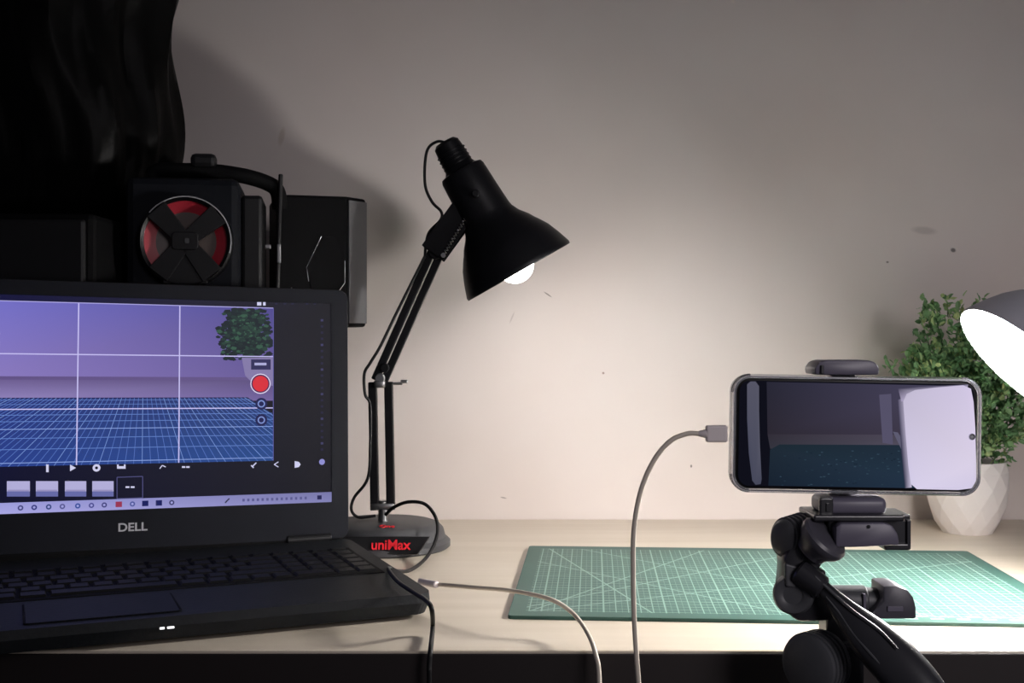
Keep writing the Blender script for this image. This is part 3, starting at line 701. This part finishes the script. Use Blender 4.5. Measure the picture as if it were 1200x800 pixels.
for a in (40, 132, 232, 308):
    a = math.radians(a); wd_ = .0125; L_ = R0-.003
    prism(bm, [(.006, -.008), (L_, -wd_*.9), (L_, wd_*.9), (.006, .008)], .004, CM @ Matrix.Rotation(a, 4, 'Z') @ Matrix.Translation((0, 0, .0105)), .0008)
prism(bm, [(.004, -.014), (R0-.003, -.022), (R0-.003, .022), (.004, .014)], .003, CM @ Matrix.Rotation(math.radians(270), 4, 'Z') @ Matrix.Translation((0, 0, .0095)), .0008)
prism(bm, rrect(.026, .018, .004, 3), .006, CM @ Matrix.Translation((0, 0, .010)), .001)
obj('cross_guard', bm, M['black_plastic'], wo, world=False)
bm = bm_new(); prism(bm, rrect(.004, .005, .001, 3), .001, CM @ Matrix.Translation((.002, 0, .0158))); obj('badge', bm, M['dark_grey'], wo, world=False)
# headband-like carry handle over the top, with a knob and an upright rod
bm = bm_new(); hb = [P(178, 207, 1.24), P(186, 200, 1.24), P(215, 200, 1.24), P(250, 201, 1.245), P(285, 206, 1.25), P(312, 214, 1.26), P(325, 224, 1.265), P(328, 245, 1.268)]
hb = [LI @ q for q in hb]; tube(bm, hb, .0085, 12, 8, squash=.9); obj('carry_handle', bm, M['black_matte'], sp2, world=False, smooth=True)
bm = bm_new(); q = LI @ P(239, 189, 1.24); box(bm, q, (.026, .018, .015), .005); obj('knob', bm, M['black_plastic'], sp2, world=False)
bm = bm_new(); cyl(bm, LI @ P(329, 204, 1.255), LI @ P(325, 345, 1.255), .0024, 12, .0008); obj('upright_rod', bm, M['black_plastic'], sp2, world=False)
bm = bm_new(); q = LI @ P(314, 289, 1.24); box(bm, q, (.006, .004, .005), .001); box(bm, LI @ P(327, 297, 1.248), (.004, .004, .02), .001); obj('highlight_clip', bm, M['steel'], sp2, world=False)  # steel bits put in where a white highlight shows

# tall black computer case and the black bag on it, at the far left
tw = thing('computer_case', 'unlit black computer case left behind the laptop lid', 'computer', (-.50, 1.30, TOP))
TWH = .335
bm = bm_new(); box(bm, (-.50, 1.30, TOP+.006+TWH/2), (.205, .32, TWH), .006); obj('case_body', bm, M['black_matte'], tw)
bm = bm_new(); box(bm, (-.50, 1.138, TOP+.006+TWH/2), (.19, .008, TWH-.012), .003); obj('front_panel', bm, M['black_plastic'], tw)
for fx in (-.58, -.42):
    for fy in (1.18, 1.42):
        bm = bm_new(); cyl(bm, (fx, fy, TOP), (fx, fy, TOP+.008), .012, 16, .001); obj('foot', bm, M['rubber'], tw)
bg0 = TOP+.006+TWH
bm = bm_new(); b = bmesh.new(); rings = []; NB = 96; NH = 44
for k in range(NH+1):
    h = k/NH; z = bg0+.001+h*.40; ring = []
    for i in range(NB):
        a = 2*PI*i/NB
        r = 1.0+.06*math.sin(5*a+3*h)+.035*math.sin(11*a-7*h+1)+.02*math.sin(23*a+9*h)
        prof_ = (.80+.30*math.sin(min(h*1.5, 1)*PI/2)) if h < .8 else (1.1-.55*(h-.8)/.2)
        if h < .04: prof_ *= .82+.18*h/.04
        wx = .118*prof_*r; wy = .105*prof_*r
        ring.append(b.verts.new((-.50+wx*math.cos(a)+.012*math.sin(9*h), 1.325+wy*math.sin(a), z+.004*math.sin(7*a)*h)))
    rings.append(ring)
for A, B in zip(rings, rings[1:]):
    for i in range(NB): j = (i+1) % NB; b.faces.new((A[i], A[j], B[j], B[i]))
b.faces.new(rings[0][::-1]); b.faces.new(rings[-1]); merge(bm, b)
M['bag'] = mat('bag_film', (0.0025, 0.0025, 0.0025, 1), 0.4, spec=.06, bump=.5, nscale=28)
bag = obj('black_bag', bm, M['bag'], None, smooth=True); tag(bag, 'crumpled glossy black bag at the upper left, above the computer case', 'bag')

# ------------------------------------------------------------------ tripod, clamp and phone
YT = .79
def Q(px, py, d=0.0): return P(px, py, YT+d)
u = YT/F
FX, FY_ = Q(982, 800).x, YT+.006
tr = thing('tripod', 'black tripod with pan handle standing in front of the desk holding the phone', 'tripod', (FX, FY_, 0))
tb, tg = M['tripod_black'], M['tripod_grey']
def boxpx(bm, x0, y0, x1, y1, d0, d1, bev=.001, mi=0):
    a, c = Q(x0, y0), Q(x1, y1); box(bm, ((a.x+c.x)/2, YT+(d0+d1)/2, (a.z+c.z)/2), (abs(c.x-a.x), d1-d0, abs(c.z-a.z)), bev, None, 3, mi)
def polypx(bm, pts, d0, d1, bev=.0008, mi=0):
    prism(bm, [(Q(x, y).x, Q(x, y).z) for x, y in pts], d1-d0, Matrix.Translation((0, YT+d0, 0)) @ FRONT, bev, mi)
# clamp
bm = bm_new(); boxpx(bm, 977, 428, 1008, 596, .0075, .017, .002); clamp = obj('phone_clamp', bm, tb, tr)
bm = bm_new(); polypx(bm, [(950, 431), (955, 424), (963, 421.5), (1012, 421.5), (1020, 424), (1025, 431), (1024, 438.5), (951, 438.5)], -.011, .017, .0012); obj('upper_jaw', bm, M['violet_grey'], clamp, smooth=True)
bm = bm_new(); boxpx(bm, 956, 427, 960, 438, -.0125, .010, .0008); obj('upper_jaw_pad', bm, tb, clamp)
bm = bm_new(); boxpx(bm, 957, 581, 1034, 600, -.011, .017, .0035); obj('lower_jaw', bm, M['violet_grey'], clamp, smooth=True)
bm = bm_new(); boxpx(bm, 955, 580, 971, 601, -.0125, -.008, .0012); boxpx(bm, 962, 586, 966, 596, -.0135, -.012, .0004); obj('jaw_hinge', bm, tb, clamp)
# quick release plate and block
bm = bm_new(); boxpx(bm, 946, 599, 1050, 606, -.018, .024, .0012); boxpx(bm, 1035, 600, 1061, 609, -.010, .02, .001); plate = obj('quick_release_plate', bm, tb, tr)
bm = bm_new(); boxpx(bm, 966, 605, 1059, 637, -.010, .022, .0015); boxpx(bm, 1030, 633, 1060, 641, -.012, .02, .0012); boxpx(bm, 1056, 606, 1060.5, 640, -.012, .018, .0005); block = obj('plate_holder', bm, tb, tr)
bm = bm_new(); polypx(bm, [(969, 611), (975, 607), (1024, 606.5), (1033, 609), (1040, 619), (1042, 632), (1000, 634), (985, 634.5), (969, 634)], -.022, -.009, .0016); lever = obj('release_lever', bm, M['violet_grey'], block, smooth=True)
bm = bm_new(); cyl(bm, Q(1018, 617, -.0228), Q(1018, 617, -.021), .0012, 12); obj('rivet', bm, tb, lever)
# ribbed tilt joint
p0 = Q(952, 632, .010); p1 = Q(906, 628, -.006); AX = (p1-p0)
def ribf(r, z, i): return r
prf = [(1e-7, 0), (.0140, 0), (.0148, .003)]
z = .008
for k in range(5): prf += [(.0150-.0009*k, z), (.0150-.0009*k, z+.0016), (.0136-.0009*k, z+.0018), (.0136-.0009*k, z+.0027)]; z += .0030
prf += [(.0098, z), (.0075, z+.0016), (1e-7, z+.0018)]
bm = bm_new(); lathe(bm, prf, 40, axis_mtx(p0, AX) @ Matrix.Scale(1.15, 4)); obj('ribbed_joint', bm, tg, tr, smooth=True)
# oval lock knob
bm = bm_new(); c0 = Q(950, 636, -.004); c1 = Q(969, 631.5, -.030); dn = (c1-c0).normalized()
kn = Vector((.56, -.43, .71)).normalized()
lathe(bm, [(1e-7, -.012), (.0105, -.012), (.0115, -.008), (.0155, -.003), (.0166, 0), (.0166, .0022), (.0150, .004), (1e-7, .0046)], 48, axis_mtx(Q(964, 632, -.016), kn)); cyl(bm, Q(944, 640, .004), Q(962, 636, -.014), .0095, 24, .001); obj('tilt_lock_knob', bm, M['knob_grey'], tr, smooth=True)
# arm body
bm = bm_new(); polypx(bm, [(914, 650), (922, 636), (948, 628), (962, 640), (961, 655), (953, 668), (964, 690), (974, 706), (974, 722), (950, 724), (930, 724), (917, 712), (912, 690), (915, 668)], -.012, .014, .0035); body = obj('head_body', bm, tb, tr, smooth=True)
bm = bm_new(); lathe(bm, [(1e-7, 0), (.006, 0), (.0075, .0012), (.0115, .0015), (.0130, -.001), (.0135, -.006)], 40, axis_mtx(Q(929, 697, -.0135), (-.35, -1, 0.05))); obj('side_cap', bm, tg, body, smooth=True)
bm = bm_new(); polypx(bm, [(914, 655), (932, 660), (938, 672), (926, 684), (915, 682)], -.0145, -.009, .0012); obj('side_rib', bm, tg, body)
# handle socket
bm = bm_new(); cyl(bm, Q(935, 668, -.012), Q(965, 690, -.020), .0085, 24, .0015, r1=.0080); boxpx(bm, 934, 662, 960, 676, -.018, -.006, .002); obj('handle_socket', bm, tb, tr, smooth=True)
# pan handle
hp = [Q(950, 674, -.016), Q(968, 692, -.021), Q(990, 716, -.028), Q(1018, 745, -.038), Q(1048, 775, -.048), Q(1078, 808, -.058), Q(1100, 834, -.066), Q(1110, 846, -.070)]
bm = bm_new(); tube(bm, hp, [.0042, .0052, .0085, .0135, .0155, .0150, .0115, .004], 28, 10, squash=.62, side=(.8, 0, .6)); hnd = obj('pan_handle', bm, tb, tr, smooth=True)
bm = bm_new(); tube(bm, [Q(955, 675, -.0235), Q(972, 691, -.027), Q(1000, 716, -.036), Q(1030, 738, -.0465), Q(1052, 760, -.056)], [.0006, .0011, .0012, .0012, .0006], 8, 8)
tube(bm, [Q(968, 699, -.026), Q(985, 720, -.032), Q(1000, 742, -.040), Q(1022, 768, -.050), Q(1040, 786, -.055)], [.0005, .0009, .001, .001, .0006], 8, 8)
obj('grip_ridge', bm, tg, hnd, smooth=True)
# right-hand knob
bm = bm_new(); cyl(bm, Q(960, 703, .006), Q(1014, 703, .006), .0100, 32, .001); cyl(bm, Q(1010, 703, .006), Q(1034, 704, .006), .0088, 32, .001); obj('pan_shaft', bm, tg, tr, smooth=True)
bm = bm_new(); polypx(bm, [(1030, 683), (1046, 682.5), (1058, 687), (1065, 696), (1068, 708), (1068, 721), (1014, 721), (1014, 716), (1030, 700)], -.010, .018, .0015); obj('pan_lock_knob', bm, M['knob_grey'], tr, smooth=True)
bm = bm_new(); boxpx(bm, 1009, 694, 1012, 715, -.0055, .0, .0004); boxpx(bm, 1034, 706, 1052, 712, -.0112, -.0095, .0003); obj('scale_marks', bm, M['violet_grey'], tr)
# neck, turning disc, column, collar, legs
bm = bm_new(); polypx(bm, [(966, 700), (999, 716), (999, 752), (966, 752)], -.006, .016, .002); obj('neck', bm, tb, tr)
bm = bm_new(); c = Q(955, 772, .004)
prf = [(1e-7, 0), (.0185, 0), (.020, .0015)]
z = .004
for k in range(4): prf += [(.0208, z), (.0208, z+.002), (.0196, z+.0023), (.0196, z+.0035)]; z += .004
prf += [(.0195, z+.001), (.016, z+.003), (1e-7, z+.003)]
lathe(bm, prf, 48, axis_mtx(Q(968, 773, -.002), (-.75, -.66, 0))); obj('pan_disc', bm, tg, tr, smooth=True)
bm = bm_new(); boxpx(bm, 950, 748, 1006, 802, -.016, .022, .004); boxpx(bm, 952, 750, 968, 755, -.0175, -.015, .0006); obj('pan_base', bm, tb, tr, smooth=True)
zb0 = Q(0, 802).z
bm = bm_new(); cyl(bm, (FX, FY_, .30), (FX, FY_, zb0+.004), .0115, 28, .001); obj('center_column', bm, M['dark_grey'], tr, smooth=True)
bm = bm_new(); cyl(bm, (FX, FY_, zb0-.085), (FX, FY_, zb0-.035), .026, 32, .004)
for k in range(3):
    a = math.radians(90+120*k+60); box(bm, (FX+.026*math.cos(a), FY_+.026*math.sin(a), zb0-.062), (.022, .02, .026), .003, Matrix.Rotation(a, 4, 'Z'))
obj('collar', bm, tb, tr, smooth=True)
for k in range(3):
    a = math.radians(90+120*k+60); d = Vector((math.cos(a), math.sin(a), 0)); c0 = Vector((FX, FY_, 0))
    A = c0+d*.032+Vector((0, 0, zb0-.066)); B = c0+d*.30+Vector((0, 0, .012)); Md = A.lerp(B, .52)
    bm = bm_new(); cyl(bm, A, Md, .0095, 20, .001); cyl(bm, A.lerp(B, .5), B, .0075, 20, .001); cyl(bm, A.lerp(B, .49), A.lerp(B, .54), .0125, 20, .002)
    lg = obj('leg', bm, tb, tr, smooth=True)
    bm = bm_new(); cyl(bm, c0+d*.302+Vector((0, 0, 0)), B+(A-B).normalized()*.012, .012, 18, .003); obj('rubber_foot', bm, M['rubber'], lg, smooth=True)
    bm = bm_new(); cyl(bm, c0+d*.012+Vector((0, 0, .33)), A.lerp(B, .48), .0035, 10); obj('brace', bm, M['dark_grey'], tr)

# phone
pcn = Vector((Q(1001.5, 0).x, YT, Q(0, 509).z))
ph = thing('smartphone', 'smartphone in a clear bumper case clamped sideways on the tripod', 'phone', tuple(pcn))
ph.rotation_euler = (0, math.radians(.95), 0)
PW, PH = .1636, .0775
bm = bm_new(); prism(bm, rrect(PW-.005, PH-.005, .0095, 8), .0078, Matrix.Translation((0, -.0036, 0)) @ FRONT, .0012); pb = obj('phone_body', bm, M['black_paint'], ph, world=False, smooth=True)
M['case'] = mat('bumper_case', (0.75, 0.75, 0.8, 1), 0.12, spec=.6, trans=.9)
bm = bm_new(); o_ = rrect(PW, PH, .012, 8); i_ = rrect(PW-.0056, PH-.0056, .0095, 8); i2 = rrect(PW-.0022, PH-.0022, .0112, 8); i3 = rrect(PW-.0040, PH-.0040, .0102, 8)
ringprism(bm, o_, i_, .0105, Matrix.Translation((0, -.0046, 0)) @ FRONT); prism(bm, rrect(PW-.004, PH-.004, .011, 8), .0012, Matrix.Translation((0, .0046, 0)) @ FRONT)
case = obj('bumper_case', bm, M['case'], ph, world=False)
bm = bm_new(); ringprism(bm, i2, i3, .0008, Matrix.Translation((0, -.0051, 0)) @ FRONT); obj('case_lip', bm, M['silver'], case, world=False)
# bumper air cushions at corners
for sx in (-1, 1):
    for sz in (-1, 1):
        bm = bm_new(); pts = [Vector((sx*(PW/2-.012+.0108*math.cos(a)), -.001, sz*(PH/2-.012+.0108*math.sin(a)))) for a in [PI/2*k/8 for k in range(9)]]
        tube(bm, pts, .0016, 8, smooth=False); obj('corner_bumper', bm, M['case'], case, world=False, smooth=True)
# phone display
PPX = lambda px, py: ((px-1001.5)*u, -(py-509)*u)
def rot(px, py):
    a = math.radians(.95); x, z = PPX(px, py); return (x*math.cos(a)-z*math.sin(a), x*math.sin(a)+z*math.cos(a))
G = Flat()
full = rrect(PW-.0095, PH-.0085, .007, 8)
G.poly(full, srgb(10, 11, 22))
def gp(pts, c, cols=None): G.poly([rot(*p) for p in pts], c, cols)
gp([(897, 447), (1130, 452), (1130, 509), (898, 508)], None, [srgb(38, 38, 52), srgb(72, 68, 92), srgb(66, 60, 78), srgb(42, 38, 48)])
gp([(898, 508), (1130, 509), (1130, 522), (901, 525)], None, [srgb(48, 44, 54), srgb(84, 78, 94), srgb(92, 86, 104), srgb(50, 50, 60)])
gp([(901, 526), (912, 520), (1130, 521), (1130, 572), (899, 568)], None, [srgb(28, 40, 52), srgb(26, 40, 50), srgb(30, 44, 60), srgb(34, 52, 72), srgb(20, 32, 46)])
for k in range(90):
    x = random.uniform(905, 1055); y = random.uniform(526, 567); c = random.choice([(32, 50, 64), (38, 58, 72), (22, 36, 50), (46, 66, 82)])
    if x < 960 and random.random() < .6: continue
    gp([(x, y), (x+random.uniform(1.5, 3.5), y+.3), (x+2, y+1.4), (x-.3, y+1.2)], srgb(*c))
gp([(1028, 462), (1042, 461), (1044, 520), (1032, 518)], srgb(84, 80, 104)); gp([(1044, 505), (1050, 506), (1060, 524), (1054, 526)], srgb(92, 90, 112))
# grey strip near the left end
gp([(874, 450), (878, 446.5), (884, 446.5), (888, 452), (888, 480), (889, 520), (891, 560), (890, 566), (884, 567), (880, 562), (876, 530), (874, 490)], None, [srgb(84, 84, 100)]*6+[srgb(70, 72, 90)]*6)
# pale reflection on the glass, painted into the right end of the display
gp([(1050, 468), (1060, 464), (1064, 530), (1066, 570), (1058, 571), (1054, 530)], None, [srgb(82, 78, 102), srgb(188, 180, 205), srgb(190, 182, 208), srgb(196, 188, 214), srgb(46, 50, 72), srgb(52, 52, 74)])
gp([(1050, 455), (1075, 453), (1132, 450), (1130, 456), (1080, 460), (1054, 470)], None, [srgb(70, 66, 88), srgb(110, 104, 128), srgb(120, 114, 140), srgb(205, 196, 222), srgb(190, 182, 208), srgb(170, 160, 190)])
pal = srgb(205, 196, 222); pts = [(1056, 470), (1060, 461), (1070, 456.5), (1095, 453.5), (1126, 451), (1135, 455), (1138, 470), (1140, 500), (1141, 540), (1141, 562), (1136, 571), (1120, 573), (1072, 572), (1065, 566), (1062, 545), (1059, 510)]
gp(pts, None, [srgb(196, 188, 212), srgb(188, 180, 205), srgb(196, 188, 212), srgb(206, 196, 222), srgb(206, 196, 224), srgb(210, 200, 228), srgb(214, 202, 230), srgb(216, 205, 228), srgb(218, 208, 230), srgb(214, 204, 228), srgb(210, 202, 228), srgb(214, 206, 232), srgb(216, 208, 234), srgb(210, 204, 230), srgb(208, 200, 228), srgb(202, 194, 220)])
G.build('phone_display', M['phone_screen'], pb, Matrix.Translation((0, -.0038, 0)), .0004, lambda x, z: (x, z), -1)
bm = bm_new(); lathe(bm, [(1e-7, 0), (.0012, 0), (.0020, -.0004), (.0024, 0.0004)], 20, Matrix.Translation((rot(1136, 511)[0], -.0046, rot(1136, 511)[1])) @ Matrix.Rotation(-PI/2, 4, 'X')); obj('camera_notch', bm, M['silver'], pb, world=False)

# charging cable: phone plug -> down in front of the desk -> back over the edge to the laptop's side
pr_ = bm_new()
cab_ = thing('charging_cable', 'thin pale cable running from the phone down and back to the laptop', 'cable', tuple(Q(828, 508)))
bm = bm_new(); a = Q(827, 508); c = Q(852, 508); box(bm, (a+c)/2, ((c.x-a.x), .006, .0112), .0014, None, 3); obj('plug', bm, M['usb_grey'], cab_)
bm = bm_new(); a = Q(818, 508); cyl(bm, a, Q(828, 508), .0018, 14, .0004, r1=.003); obj('strain_relief', bm, M['usb_grey'], cab_, smooth=True)
bm = bm_new()
e0 = D_(505, 684, .762)
tube(bm, [Q(818, 508), Q(805, 508), Q(785, 517), Q(766, 540), Q(751, 575), Q(743, 620), Q(742, 670), Q(743, 720), Q(746, 770), Q(750, 830), Q(748, 900), P(735, 940, .80), P(715, 920, .815), P(704, 850, .825), P(702, 790, .833), P(699, 770, .838), P(690, 744, .85), D_(672, 719, .768), D_(645, 702, .776), D_(600, 692, .776), D_(555, 688, .772), D_(520, 685, .766), e0], .0017, 12, 8)
obj('cord', bm, M['cable_pale'], cab_, smooth=True)
bm = bm_new(); cyl(bm, D_(492, 681, .764), D_(512, 685, .765), .0030, 16, .0008); obj('laptop_plug', bm, M['usb_grey'], cab_, smooth=True)
